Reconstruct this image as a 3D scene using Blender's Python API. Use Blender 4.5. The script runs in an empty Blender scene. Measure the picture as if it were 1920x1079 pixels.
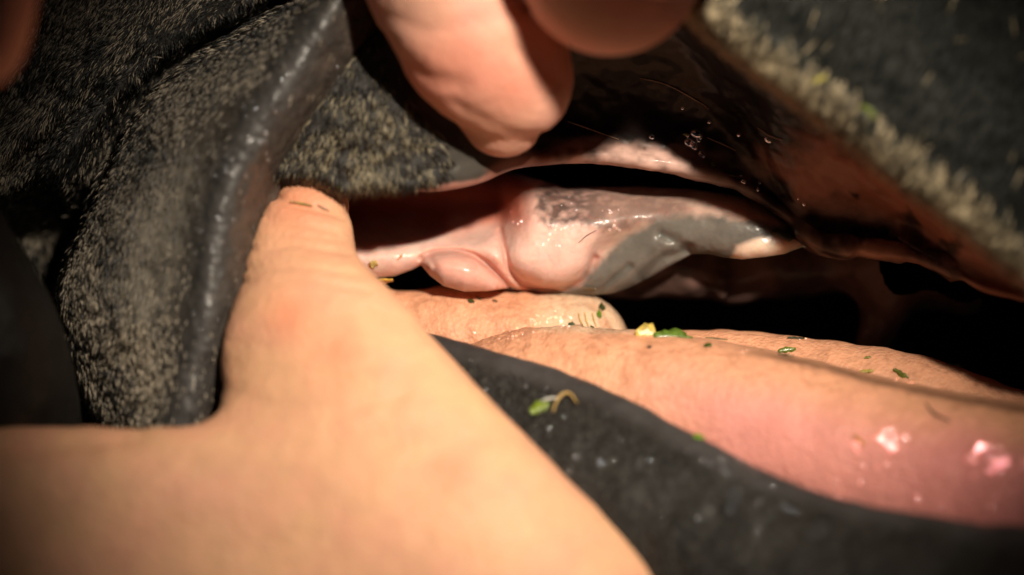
import bpy, math, random
import numpy as np
from mathutils import Vector
from mathutils.bvhtree import BVHTree

# ---------------------------------------------------------------- camera, world, light, exposure
K = 8e-5                 # metres per modelling unit (0.08 mm)
D = 5333.333             # focus distance in modelling units (0.427 m)
scene = bpy.context.scene
col = scene.collection

def W(x, y, z=0.0):
    """layout coordinates on the focus plane + depth -> modelling space (x right, y up, z towards lens)"""
    k = (D - z) / D
    return np.array([(x - 960.0) * k, (539.5 - y) * k, z])
def Wm(p):               # modelling space -> metres
    return (p[0] * K, -p[2] * K, p[1] * K)

cam_d = bpy.data.cameras.new('camera'); cam = bpy.data.objects.new('camera', cam_d); col.objects.link(cam)
cam.location = (0, -D * K, 0); cam.rotation_euler = (math.radians(90), 0, 0)
cam_d.lens = 100; cam_d.sensor_width = 36; cam_d.sensor_fit = 'HORIZONTAL'
cam_d.clip_start = 0.01; cam_d.clip_end = 20
cam_d.dof.use_dof = True; cam_d.dof.focus_distance = D * K; cam_d.dof.aperture_fstop = 5.0
cam_d.dof.aperture_blades = 0
scene.camera = cam

world = bpy.data.worlds.new('World'); scene.world = world; world.use_nodes = True
world.node_tree.nodes['Background'].inputs[0].default_value = (0.85, 0.9, 1.0, 1)
world.node_tree.nodes['Background'].inputs[1].default_value = 0.006

def spot(name, p, target, energy, size, blend, radius, color):
    ld = bpy.data.lights.new(name, 'SPOT'); lo = bpy.data.objects.new(name, ld); col.objects.link(lo)
    ld.energy = energy; ld.spot_size = size; ld.spot_blend = blend; ld.shadow_soft_size = radius; ld.color = color
    a = Vector(Wm(W(*p))) if len(p) == 3 else None
    a = Vector((p[0] * K, -p[2] * K, p[1] * K))
    b = Vector(Wm(W(*target)))
    lo.location = a; lo.rotation_euler = (b - a).to_track_quat('-Z', 'Y').to_euler()
    return lo
# a hand torch held above and to the right of the lens
spot('torch_lamp', (1500, 2150, 5000), (1005, 575, 100), 14.8, math.radians(21.4), 1.0, 0.010, (1.0, 0.87, 0.70))

scene.view_settings.view_transform = 'Standard'
scene.view_settings.look = 'None'
scene.view_settings.exposure = 0.0
scene.view_settings.gamma = 1.0
scene.cycles.use_denoising = True
scene.cycles.sample_clamp_indirect = 4.0

# ---------------------------------------------------------------- numeric helpers
RNG = np.random.default_rng(11)
random.seed(5)

def vnoise(p, seed=0):
    p = np.asarray(p, float)
    i = np.floor(p).astype(np.int64); f = p - i
    f = f * f * (3 - 2 * f)
    def h(a, b, c):
        n = (a * 374761393 + b * 668265263 + c * 2147483647 + seed * 1274126177) & 0xffffffff
        n = ((n ^ (n >> 13)) * 1274126177) & 0xffffffff
        n = (n ^ (n >> 16)) & 0xffffffff
        return n / 4294967295.0
    out = 0
    for dx in (0, 1):
        for dy in (0, 1):
            for dz in (0, 1):
                w = (f[:, 0] if dx else 1 - f[:, 0]) * (f[:, 1] if dy else 1 - f[:, 1]) * (f[:, 2] if dz else 1 - f[:, 2])
                out = out + w * h(i[:, 0] + dx, i[:, 1] + dy, i[:, 2] + dz)
    return out * 2 - 1
def fbm(p, size, octv=3, seed=0):
    p = np.asarray(p, float) / size; s = 0; a = 1; t = 0
    for o in range(octv):
        s = s + a * vnoise(p * 2 ** o + 17.3 * o, seed + o); t += a; a *= 0.5
    return s / t
def sst(a, b, x):
    t = np.clip((x - a) / (b - a), 0, 1); return t * t * (3 - 2 * t)
def g(x):
    return np.exp(-x * x)
def screen(P):
    k = (D - P[:, 2]) / D
    return 960 + P[:, 0] / k, 539.5 - P[:, 1] / k
def pdist(x, y, poly):
    """distance to an open polyline, signed by side (positive to the left of travel seen with y down = right hand)"""
    best = np.full(x.shape, 1e9); sgn = np.ones(x.shape); tt = np.zeros(x.shape)
    n = len(poly) - 1
    for i in range(n):
        (ax, ay), (bx, by) = poly[i], poly[i + 1]
        dx, dy = bx - ax, by - ay; L2 = dx * dx + dy * dy
        t = np.clip(((x - ax) * dx + (y - ay) * dy) / L2, 0, 1)
        qx, qy = x - ax - t * dx, y - ay - t * dy
        d = np.hypot(qx, qy); c = dx * (y - ay) - dy * (x - ax)
        m = d < best - 1e-6
        best = np.where(m, d, best); sgn = np.where(m, np.sign(c), sgn); tt = np.where(m, (i + t) / n, tt)
    return best * sgn, tt
def inpoly(x, y, poly):
    """signed distance to a closed polygon, negative inside"""
    d = np.full(x.shape, 1e9); ins = np.zeros(x.shape, bool); n = len(poly)
    for i in range(n):
        (ax, ay), (bx, by) = poly[i], poly[(i + 1) % n]
        dx, dy = bx - ax, by - ay
        t = np.clip(((x - ax) * dx + (y - ay) * dy) / (dx * dx + dy * dy), 0, 1)
        d = np.minimum(d, np.hypot(x - ax - t * dx, y - ay - t * dy))
        cr = ((ay > y) != (by > y)) & (x < (bx - ax) * (y - ay) / ((by - ay) if by != ay else 1e-9) + ax)
        ins ^= cr
    return np.where(ins, -d, d)
def blur2(A, s):
    r = int(3 * s) + 1; k = np.exp(-0.5 * (np.arange(-r, r + 1) / s) ** 2); k /= k.sum()
    for ax in (0, 1):
        B = np.pad(A, [(r, r) if i == ax else (0, 0) for i in (0, 1)], mode='edge')
        A = sum(k[j] * np.take(B, np.arange(j, j + A.shape[ax]), axis=ax) for j in range(2 * r + 1))
    return A
def bilin(A, x0, y0, st, x, y):
    u = np.clip((x - x0) / st, 0, A.shape[1] - 1.001); v = np.clip((y - y0) / st, 0, A.shape[0] - 1.001)
    i, j = v.astype(int), u.astype(int); a, b = v - i, u - j
    return A[i, j] * (1 - a) * (1 - b) + A[i + 1, j] * a * (1 - b) + A[i, j + 1] * (1 - a) * b + A[i + 1, j + 1] * a * b
def mixc(a, b, m):
    a = np.asarray(a, float); b = np.asarray(b, float)
    if a.ndim == 1: a = a[None]
    if b.ndim == 1: b = b[None]
    return a * (1 - m[:, None]) + b * m[:, None]

def make_mesh(name, V, F, mat, parent=None, C=None, smooth=True):
    me = bpy.data.meshes.new(name)
    V = np.asarray(V, float)
    M = np.stack([V[:, 0] * K, -V[:, 2] * K, V[:, 1] * K], 1)
    F = np.asarray(F, np.int64)
    me.vertices.add(len(M)); me.vertices.foreach_set('co', M.ravel())
    n = F.shape[1]
    me.loops.add(F.size); me.loops.foreach_set('vertex_index', F.ravel().astype(np.int32))
    me.polygons.add(len(F))
    me.polygons.foreach_set('loop_start', np.arange(0, F.size, n, dtype=np.int32))
    me.update(calc_edges=True); me.validate()
    if smooth: me.polygons.foreach_set('use_smooth', np.ones(len(me.polygons), bool))
    if C is not None:
        at = me.color_attributes.new('tint', 'FLOAT_COLOR', 'POINT')
        C4 = np.ones((len(M), 4)); C4[:, :C.shape[1]] = C
        at.data.foreach_set('color', C4.ravel())
    me.materials.append(mat)
    o = bpy.data.objects.new(name, me); col.objects.link(o)
    if parent: o.parent = parent
    return o

def grid_normals(G):
    du = np.gradient(G, axis=1); dv = np.gradient(G, axis=0)
    n = np.cross(du, dv); n /= np.linalg.norm(n, axis=2, keepdims=True) + 1e-9
    return n
def grid_faces(nr, nc):
    i = np.arange(nr * nc).reshape(nr, nc)
    return np.stack([i[:-1, :-1], i[:-1, 1:], i[1:, 1:], i[1:, :-1]], -1).reshape(-1, 4)
def crom(P, n):
    """Catmull-Rom along axis 0"""
    R = len(P); t = np.linspace(0, R - 1, n); i = np.minimum(t.astype(int), R - 2); f = (t - i)[:, None, None]
    g_ = lambda j: P[np.clip(j, 0, R - 1)]
    p0, p1, p2, p3 = g_(i - 1), g_(i), g_(i + 1), g_(i + 2)
    return 0.5 * (2 * p1 + (p2 - p0) * f + (2 * p0 - 5 * p1 + 4 * p2 - p3) * f ** 2 + (3 * p1 - p0 - 3 * p2 + p3) * f ** 3)
class Sheet: pass
def sheet(name, G, mat, parent, disp=None, colour=None, flip=False):
    """G: (nr,nc,3) points in modelling space -> skin sheet; displaced along its normal, tinted"""
    nr, nc, _ = G.shape
    N = grid_normals(G)
    if N[nr // 2, nc // 2, 2] < 0: N = -N; rev = True
    else: rev = False
    P = G.reshape(-1, 3); x, y = screen(P)
    if disp is not None:
        P = P + N.reshape(-1, 3) * disp(P, x, y)[:, None]
        G = P.reshape(nr, nc, 3); N2 = grid_normals(G); N = -N2 if rev else N2
    C = colour(P, x, y) if colour is not None else None
    F = grid_faces(nr, nc)
    if rev: F = F[:, ::-1]
    s = Sheet(); s.o = make_mesh(name, P, F, mat, parent, C); s.G = G; s.N = N
    return s
def patch(ctrl, nr, nc):
    A = np.array([[W(*p) for p in row] for row in ctrl])
    A = crom(A, nr); A = crom(A.transpose(1, 0, 2), nc).transpose(1, 0, 2)
    return A

# signed distance shapes in modelling space
def cone(p, a, b, ra, rb):
    ba = b - a; t = np.clip(((p - a) @ ba) / (ba @ ba), 0, 1)
    return np.linalg.norm(p - a - t[:, None] * ba, axis=1) - (ra + (rb - ra) * t)
def ell(p, c, r, ang=0.0):
    q = p - c; ca, sa = math.cos(ang), math.sin(ang)
    q = np.stack([q[:, 0] * ca + q[:, 1] * sa, -q[:, 0] * sa + q[:, 1] * ca, q[:, 2]], 1)
    r = np.asarray(r, float); k0 = np.linalg.norm(q / r, axis=1); k1 = np.linalg.norm(q / (r * r), axis=1) + 1e-9
    return k0 * (k0 - 1) / k1
def smin(a, b, k):
    h = np.clip(0.5 + 0.5 * (b - a) / k, 0, 1); return b * (1 - h) + a * h - k * h * (1 - h)
def chain(p, pts, k=None):
    """pts: (x,y,z,r) in layout coordinates; rounded tube through them"""
    d = None
    for (a, b) in zip(pts[:-1], pts[1:]):
        ka, kb = (D - a[2]) / D, (D - b[2]) / D
        e = cone(p, W(*a[:3]), W(*b[:3]), a[3] * ka, b[3] * kb)
        d = e if d is None else (np.minimum(d, e) if k is None else smin(d, e, k))
    return d
def spline_pts(pts, n):
    A = np.array(pts, float)[:, None, :]
    return [tuple(r) for r in crom(A, n)[:, 0, :]]

def nets(f, lo, hi, h):
    """surface nets of f on a box; returns verts, quads"""
    ax = [np.arange(lo[i], hi[i] + h, h) for i in range(3)]
    nx, ny, nz = map(len, ax)
    X, Y, Z = np.meshgrid(*ax, indexing='ij')
    pts = np.stack([X.ravel(), Y.ravel(), Z.ravel()], 1)
    v = np.empty(len(pts))
    for s in range(0, len(pts), 400000): v[s:s + 400000] = f(pts[s:s + 400000])
    v = v.reshape(nx, ny, nz)
    ins = v < 0
    acc = np.zeros((nx - 1, ny - 1, nz - 1, 3)); cnt = np.zeros((nx - 1, ny - 1, nz - 1))
    corners = [(a, b, c) for a in (0, 1) for b in (0, 1) for c in (0, 1)]
    def sl(a, c): return c[a[0]:nx - 1 + a[0], a[1]:ny - 1 + a[1], a[2]:nz - 1 + a[2]]
    for a in corners:
        for d in range(3):
            if a[d]: continue
            b = list(a); b[d] = 1
            va, vb = sl(a, v), sl(b, v); m = (va < 0) != (vb < 0)
            t = np.where(m, va / (va - vb + 1e-12), 0)
            for e in range(3):
                acc[..., e] += np.where(m, a[e] + (t if e == d else 0), 0)
            cnt += m
    act = cnt > 0; idx = -np.ones(act.shape, np.int64); idx[act] = np.arange(act.sum())
    ii = np.argwhere(act)
    P = (ii + acc[act] / cnt[act][:, None]) * h + np.array(lo)
    Q = []
    for d in range(3):
        e, w = (d + 1) % 3, (d + 2) % 3
        s0 = [slice(None)] * 3; s1 = [slice(None)] * 3; s0[d] = slice(0, -1); s1[d] = slice(1, None)
        a, b = ins[tuple(s0)], ins[tuple(s1)]
        ch = np.argwhere(a != b)
        ok = (ch[:, e] > 0) & (ch[:, w] > 0) & (ch[:, e] < v.shape[e] - 1) & (ch[:, w] < v.shape[w] - 1)
        ch = ch[ok]; sg = a[tuple(ch.T)]
        def at(de, dw):
            c = ch.copy(); c[:, e] -= de; c[:, w] -= dw; return idx[tuple(c.T)]
        q = np.stack([at(1, 1), at(0, 1), at(0, 0), at(1, 0)], 1)
        q[~sg] = q[~sg][:, ::-1]
        Q.append(q)
    return P, np.concatenate(Q)
def grad(f, P, e=1.5):
    n = np.stack([f(P + np.eye(3)[i] * e) - f(P - np.eye(3)[i] * e) for i in range(3)], 1)
    return n / (np.linalg.norm(n, axis=1, keepdims=True) + 1e-9)
def blob(name, f, lo, hi, h, mat, parent, disp=None, colour=None):
    P, Q = nets(f, lo, hi, h)
    for _ in range(2):
        n = grad(f, P); P = P - n * np.clip(f(P), -h, h)[:, None]
    n = grad(f, P, h)
    x, y = screen(P)
    if disp is not None: P = P + n * disp(P, x, y)[:, None]
    C = colour(P, x, y) if colour is not None else None
    return make_mesh(name, P, Q, mat, parent, C)

# ---------------------------------------------------------------- materials
def material(name, base=None, rough=0.5, spec=0.5, coat=0.0, coat_rough=0.08, sss=0.0, sss_r=(1, .35, .2), sss_mm=1.0,
             vary=(), bumps=(), rough_vary=None, trans=0.0, ior=1.45, wet=False, coat_bump=True):
    """vary: (size, amount) tint mottling; bumps: (size, height, kind)"""
    m = bpy.data.materials.new(name); m.use_nodes = True
    nt = m.node_tree; N = nt.nodes; L = nt.links; b = N['Principled BSDF']
    tc = N.new('ShaderNodeTexCoord')
    if base is None:
        at = N.new('ShaderNodeAttribute'); at.attribute_name = 'tint'; c = at.outputs['Color']
    else:
        rgb = N.new('ShaderNodeRGB'); rgb.outputs[0].default_value = (*base, 1); c = rgb.outputs[0]
    for (size, amt) in vary:
        nz = N.new('ShaderNodeTexNoise'); nz.inputs['Scale'].default_value = 1 / (size * K); nz.inputs['Detail'].default_value = 4
        L.new(tc.outputs['Object'], nz.inputs['Vector'])
        mr = N.new('ShaderNodeMapRange'); mr.inputs[1].default_value = 0.3; mr.inputs[2].default_value = 0.7
        mr.inputs[3].default_value = 1 - amt; mr.inputs[4].default_value = 1 + amt
        L.new(nz.outputs['Fac'], mr.inputs[0])
        mx = N.new('ShaderNodeVectorMath'); mx.operation = 'SCALE'
        L.new(c, mx.inputs[0]); L.new(mr.outputs[0], mx.inputs['Scale']); c = mx.outputs[0]
    L.new(c, b.inputs['Base Color'])
    b.inputs['Roughness'].default_value = rough
    b.inputs['Specular IOR Level'].default_value = spec
    b.inputs['Coat Weight'].default_value = coat; b.inputs['Coat Roughness'].default_value = coat_rough
    if wet: L.new(at.outputs['Alpha'], b.inputs['Coat Weight'])
    b.inputs['Coat IOR'].default_value = 1.34
    b.inputs['Subsurface Weight'].default_value = sss; b.inputs['Subsurface Radius'].default_value = sss_r
    b.inputs['Subsurface Scale'].default_value = sss_mm * 1e-3
    b.inputs['Transmission Weight'].default_value = trans; b.inputs['IOR'].default_value = ior
    if rough_vary:
        nz = N.new('ShaderNodeTexNoise'); nz.inputs['Scale'].default_value = 1 / (rough_vary[0] * K)
        L.new(tc.outputs['Object'], nz.inputs['Vector'])
        mr = N.new('ShaderNodeMapRange'); mr.inputs[1].default_value = 0.35; mr.inputs[2].default_value = 0.65
        mr.inputs[3].default_value = rough_vary[1]; mr.inputs[4].default_value = rough_vary[2]
        L.new(nz.outputs['Fac'], mr.inputs[0]); L.new(mr.outputs[0], b.inputs['Roughness'])
    prev = None
    for (size, height, kind) in bumps:
        if kind == 'noise':
            t = N.new('ShaderNodeTexNoise'); t.inputs['Detail'].default_value = 3; out = t.outputs['Fac']
        else:
            t = N.new('ShaderNodeTexVoronoi'); out = t.outputs['Distance']
        t.inputs['Scale'].default_value = 1 / (size * K)
        L.new(tc.outputs['Object'], t.inputs['Vector'])
        bp = N.new('ShaderNodeBump'); bp.inputs['Strength'].default_value = 1.0
        bp.inputs['Distance'].default_value = height * K
        L.new(out, bp.inputs['Height'])
        if prev: L.new(prev, bp.inputs['Normal'])
        prev = bp.outputs['Normal']
    if prev:
        L.new(prev, b.inputs['Normal'])
        if coat_bump: L.new(prev, b.inputs['Coat Normal'])
    return m

M_skin = material('human skin', rough=0.55, spec=0.35, sss=0.28, sss_mm=1.2, vary=((260, .06), (40, .05)), bumps=((11, 1.3, 'voronoi'), (26, 1.2, 'noise'), (60, 3, 'noise')))
M_hide = material('horse hide', rough=0.5, spec=0.4, wet=True, coat_rough=0.34, vary=((30, .25), (9, .2)), bumps=((14, 1.6, 'noise'), (45, 5, 'noise')))
M_hair = material('horse hair', rough=0.42, spec=0.5)
M_muc = material('wet dark mucosa', rough=0.34, spec=0.2, coat=0.14, coat_rough=0.06, vary=((60, .15),), bumps=((130, 6, 'noise'),))
M_gum = material('wet gum', rough=0.42, spec=0.4, coat=0.3, coat_rough=0.12, sss=0.75, sss_mm=2.0, vary=((60, .07), (14, .06)), bumps=((30, 1.5, 'noise'), (8, .4, 'noise')))
M_tongue = material('tongue', rough=0.5, spec=0.35, wet=True, coat_bump=False, coat_rough=0.10, sss=0.3, sss_mm=1.0, vary=((90, .06), (12, .05)), bumps=((7, 1.8, 'voronoi'), (18, 2.6, 'noise'), (50, 4, 'noise')))
M_lip = material('lower lip skin', rough=0.5, spec=0.4, coat=0.5, coat_rough=0.26, vary=((80, .25), (14, .10)), bumps=((24, 0.9, 'noise'), (70, 6, 'noise')))
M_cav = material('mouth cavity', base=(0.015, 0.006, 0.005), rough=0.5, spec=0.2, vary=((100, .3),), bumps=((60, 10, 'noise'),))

def empty(name, p):
    o = bpy.data.objects.new(name, None); col.objects.link(o); o.location = Wm(p); return o
def tag(o, label, cat, group=None, kind=None):
    o['label'] = label; o['category'] = cat
    if group: o['group'] = group
    if kind: o['kind'] = kind
    return o
horse = bpy.data.objects.new('horse', None); col.objects.link(horse)
tag(horse, 'dark roan horse with its lips held open to bare gum and tongue', 'horse')

# ---------------------------------------------------------------- hair
def hair(name, pts, nrm, dirs, length, width, C, parent, lift=0.25, droop=0.0, mat=None):
    """tapered three-sided strands, all joined into one coat"""
    n = len(pts)
    d = dirs - nrm * np.sum(dirs * nrm, 1)[:, None]; d /= np.linalg.norm(d, axis=1, keepdims=True) + 1e-9
    d0 = d + nrm * lift; d0 /= np.linalg.norm(d0, axis=1, keepdims=True)
    d1 = d + nrm * (lift * 0.3 - droop); d1 /= np.linalg.norm(d1, axis=1, keepdims=True)
    s = np.cross(d0, nrm); s /= np.linalg.norm(s, axis=1, keepdims=True) + 1e-9; u = np.cross(s, d0)
    L = length[:, None]; w = width[:, None]
    V = np.empty((n, 7, 3))
    for k in range(3):
        a = 2 * math.pi * k / 3 + 0.5
        off = s * math.cos(a) + u * math.sin(a)
        V[:, k] = pts - nrm * 1.0 + off * w * 0.5
        V[:, 3 + k] = pts + d0 * L * 0.5 + off * w * 0.42
    V[:, 6] = pts + d0 * L * 0.5 + d1 * L * 0.5
    base = np.array([[0, 1, 4], [0, 4, 3], [1, 2, 5], [1, 5, 4], [2, 0, 3], [2, 3, 5], [3, 4, 6], [4, 5, 6], [5, 3, 6]])
    F = (base[None] + (np.arange(n) * 7)[:, None, None]).reshape(-1, 3)
    CC = np.repeat(C, 7, axis=0)
    o = make_mesh(name, V.reshape(-1, 3), F, mat or M_hair, parent, CC, smooth=True)
    o['kind'] = 'stuff'
    return o
def sample(sh, n, keep):
    """random points on a sheet: keep(x,y) gives acceptance 0..1"""
    nr, nc, _ = sh.G.shape
    r = RNG.random(n) * (nr - 1.001); c = RNG.random(n) * (nc - 1.001)
    i, j = r.astype(int), c.astype(int); a, b = (r - i)[:, None], (c - j)[:, None]
    def bl(A): return A[i, j] * (1 - a) * (1 - b) + A[i + 1, j] * a * (1 - b) + A[i, j + 1] * (1 - a) * b + A[i + 1, j + 1] * a * b
    P, N = bl(sh.G), bl(sh.N); N /= np.linalg.norm(N, axis=1, keepdims=True) + 1e-9
    x, y = screen(P)
    m = (RNG.random(n) < keep(x, y))
    return P[m], N[m], x[m], y[m]

# ---------------------------------------------------------------- cheek and corner of the mouth
E = [(760, -200), (640, -80), (540, 0), (444, 63), (370, 100), (296, 160), (240, 237), (207, 296), (155, 400), (115, 500), (98, 560), (116, 660), (148, 740), (185, 810), (260, 960), (330, 1100)]
RH = [(700, -220), (640, -80), (590, 50), (540, 140), (500, 200), (440, 310), (405, 420), (395, 520), (378, 620), (345, 760), (300, 900), (290, 1100)]
R1 = [(700, -160), (560, -50), (444, 22), (389, 41), (296, 100), (259, 137), (222, 163), (178, 215), (140, 262), (90, 330)]
R0 = [(560, -80), (370, 18), (240, 85), (148, 148), (60, 250), (-20, 300), (-200, 340)]
KC = [(860, -120), (770, 20), (720, 92), (640, 205), (545, 312), (515, 375), (520, 450), (530, 560), (530, 690), (530, 820), (530, 1100)]
C0 = [(620, -140), (470, -30), (407, 8), (333, 63), (240, 130), (180, 185), (110, 250), (20, 330)]
def cheek_z(x, y):
    dE, _ = pdist(x, y, E); dE = -dE          # positive inside the band
    dR, _ = pdist(x, y, RH); dR = -dR         # positive to the right of the ridge
    d1, _ = pdist(x, y, R1); d0, _ = pdist(x, y, R0)
    dK, _ = pdist(x, y, KC); dK = -dK         # positive beyond the mouth corner
    t = np.clip(dE / (np.abs(dE) + np.abs(dR) + 1e-6), 0, 1)
    inner = 30 + 190 * (0.45 * np.sqrt(np.clip(1 - (1 - t) ** 2, 0, 1)) + 0.55 * t) - 15 * g((t - 0.78) / .15)
    right = 225 - 60 * sst(0, 90, dR) - 0.25 * np.maximum(dR, 0)
    band = np.where(dR < 0, inner, right) + 30 * g(dR / 50)
    band = band - np.maximum(dK, 0) * 6.0 - 40 * g(np.minimum(dK + 5, 0) / 25) * (dK < 0) - 60 * sst(-5, 25, dK)
    s = np.maximum(-dE, 0)
    out = -35 - 75 * g(s / 30) + 84 * g(d1 / 25) + 42 * g(d0 / 42) - 34 * g(pdist(x, y, C0)[0] / 13) - 0.10 * np.maximum(s - 120, 0)
    low = sst(20, 140, y - (315 - 0.05 * x)) * sst(-200, 40, 150 - x)
    out = out - 220 * low
    return out, band, sst(-8, 12, dE)
xs = np.linspace(-330, 830, 388); ys = np.linspace(-330, 1040, 458)
X, Y = np.meshgrid(xs, ys); zo, zb, zm = [a_.reshape(X.shape) for a_ in cheek_z(X.ravel(), Y.ravel())]
zo = blur2(zo, 2.6); zs = blur2(zb, 9.0); zk = sst(-30, 0, -pdist(X.ravel(), Y.ravel(), KC)[0]).reshape(X.shape); zb = zs * (1 - zk) + blur2(zb, 2.0) * zk
Zc = blur2(zo * (1 - zm) + zb * zm, 1.2).ravel()
kk = (D - Zc) / D
G = np.stack([(X.ravel() - 960) * kk, (539.5 - Y.ravel()) * kk, Zc], 1).reshape(X.shape + (3,))
def cheek_disp(P, x, y):
    return 7 * fbm(P, 70, 3, 3) + 2.5 * fbm(P, 16, 2, 9)
def cheek_col(P, x, y):
    dR, _ = pdist(x, y, RH); dR = -dR
    dEc = -pdist(x, y, E)[0]
    st_ = fbm(np.stack([P[:, 0], 0.22 * P[:, 1] + 0.3 * P[:, 0], P[:, 2]], 1), 34, 3, 7)
    c = np.tile(np.array([[0.030, 0.026, 0.022]]), (len(P), 1))
    mid = sst(10, 90, dEc) * (1 - sst(-105, -15, dR)) * sst(150, 380, y)
    c = mixc(c, np.array([[0.185, 0.165, 0.135]]) * (1 + 0.35 * st_)[:, None], mid)  # lower fold paler, its brighter lighting put into the skin colour
    c = mixc(c, (0.055, 0.046, 0.037), sst(10, 60, dEc) * (1 - sst(-60, -20, dR)) * (1 - sst(150, 380, y)))
    c = mixc(c, (0.060, 0.057, 0.055), g((dR - 4) / 40) * sst(20, 80, dEc))
    c = mixc(c, (0.085, 0.064, 0.052), sst(15, 70, dR) * np.clip(0.5 + 0.9 * fbm(P, 40, 3, 5), 0, 1))
    c = c * (1 + 0.22 * fbm(P, 22, 3, 6))[:, None]
    wetness = 0.06 + 0.9 * g((dR + 4) / 56) + 0.2 * sst(0, 60, dR)
    return np.concatenate([c, wetness[:, None]], 1)
cheek = sheet('cheek', G, M_hide, horse, cheek_disp, cheek_col)
def cheek_keep(x, y):
    dE, _ = pdist(x, y, E); dE = -dE
    dR, _ = pdist(x, y, RH); dR = -dR
    k = np.where(dE < 0, 1.0, 1 - 0.93 * sst(45, 125, dE - 150 * sst(500, 720, y)) * (1 - 0.25 * sst(560, 700, y)))
    k = k * (1 - 0.95 * sst(-70, -20, dR) * (dE > 0))
    return k * ((x > -60) & (y > -60) & (y < 900) & (x < 720))
P, Nn, hx, hy = sample(cheek, 190000, cheek_keep)
dE, _ = pdist(hx, hy, E); dE = -dE
dRh, _ = pdist(hx, hy, RH); dRh = -dRh
ang = np.where(dE < 0, np.radians(246), np.radians(262) + np.clip((hy - 400) / 400, -1, 1) * 0.30) + 0.17 * RNG.standard_normal(len(hx)) + 0.42 * fbm(P, 130, 3, 31)
ang = np.where((dE < 0) & (dE > -55), np.radians(278) + 0.3 * RNG.standard_normal(len(hx)), ang)
dirs = np.stack([np.cos(ang), np.sin(ang), np.zeros_like(ang)], 1)
inb = sst(0, 40, dE) * (1 - sst(480, 640, hy))
light = RNG.random(len(hx)) < (0.40 + 0.15 * sst(350, 550, hy) + 0.45 * fbm(P, 60, 2, 77))
d1h = pdist(hx, hy, R1)[0]
light &= ~((np.abs(d1h) < 34) & (dE < 0) & (RNG.random(len(hx)) < 0.7))
tone = np.where(light, 0.36 + 0.12 * sst(380, 560, hy) - 0.10 * inb, 0.028 + 0.10 * inb * sst(200, 380, hy) * sst(40, 120, dE)) * (0.6 + 0.8 * RNG.random(len(hx)))  # pale hair lighter further down, standing in for stronger light there
Ch = tone[:, None] * np.array([[1.0, 0.86, 0.66]])
Ch = np.where(light[:, None], Ch, tone[:, None] * np.array([[1.0, 0.98, 0.95]]))
hl = (14 + 20 * RNG.random(len(hx)) ** 1.5) * np.where(dE > 0, 0.85, 1.1) * (1 + 0.4 * fbm(P, 80, 2, 33))
hair('coat_hair', P, Nn, dirs, hl, 1.5 + 1.1 * RNG.random(len(hx)), Ch, cheek.o, lift=0.22)

# dark bare fold bulging forward beside the corner of the mouth
fold_pts = spline_pts([(-190, 330, 250, 120), (-70, 520, 265, 120), (-25, 680, 240, 150), (-10, 860, 120, 165), (0, 1050, 40, 180)], 12)
fold_f = lambda p: chain(p, fold_pts, 20)
blob('skin_fold', fold_f, (-1300, -760, -170), (-700, 420, 560), 11, M_hide, horse, None,
     lambda P, x, y: np.concatenate([np.tile(np.array([[0.016, 0.014, 0.012]]), (len(P), 1)) * (1 + 0.4 * fbm(P, 80, 3, 2))[:, None], np.zeros((len(P), 1))], 1))

# ---------------------------------------------------------------- upper lip (hairy outside near the corner, wet inside to the right)
cols_ = [  # x, bottom-edge y, z at edge, top x, top y, z at top
    (505, 338, 90, 640, -60, 60), (585, 340, 108, 690, -40, 80), (655, 364, 128, 720, -20, 95), (735, 358, 138, 750, -20, 112), (820, 359, 128, 790, -10, 132),
    (900, 344, 98, 850, -10, 160), (965, 318, 48, 930, -20, 220), (1040, 310, -15, 1010, -40, 290), (1130, 308, -25, 1110, -60, 300), (1250, 323, -15, 1230, -60, 320),
    (1370, 352, -48, 1290, -10, 330), (1460, 404, -40, 1365, 60, 340), (1535, 468, 0, 1440, 110, 350), (1620, 478, 30, 1530, 170, 355), (1695, 486, 50, 1610, 235, 360),
    (1780, 512, 75, 1690, 300, 368), (1840, 545, 110, 1770, 365, 378), (1930, 566, 150, 1860, 440, 390), (2060, 585, 200, 1990, 540, 410)]
rows = []
for v, (up, dz, dy) in enumerate([(0.0, -170, -25), (0.0, -60, -8), (0.0, 0, 0), (0.045, 24, 0), (0.14, None, 0), (0.34, None, 0), (0.6, None, 0), (0.83, None, 0), (1.0, None, 0)]):
    row = []
    for (x, yb, z, tx, ty, tz) in cols_:
        px, py = x + (tx - x) * up, yb + (ty - yb) * up + dy
        belly = math.sin(math.pi * min(1, up * 1.0)) * (-40 if x > 1000 else 28)
        if dz is None:
            pz = z + (tz - z) * (up ** (1.6 if x > 1000 else 1.15)) + 18 * (1 - up) + belly
        else: pz = z + dz
        row.append((px, py, pz))
    rows.append(row)
G = patch(rows, 190, 420)
LIPB = [(c[0], c[1]) for c in cols_]
def up_disp(P, x, y):
    d, _ = pdist(x, y, LIPB); d = np.abs(d)
    return (6 * fbm(P, 90, 3, 21) + 2 * fbm(P, 22, 2, 8)) * sst(1000, 1100, x) + 3 * fbm(P, 25, 2, 4) * (1 - sst(900, 1000, x)) * sst(5, 40, d) \
        + 20 * g(pdist(x, y, [(1510, 428), (1545, 450), (1590, 457)])[0] / 20) + 14 * g(pdist(x, y, [(1630, 462), (1690, 470)])[0] / 14) + 24 * g(pdist(x, y, [(1695, 440), (1740, 468), (1795, 498)])[0] / 18) \
        + 9 * g((d - 14) / 14) * sst(1050, 1200, x) * (0.6 + 0.5 * fbm(P, 60, 2, 41))
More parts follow.
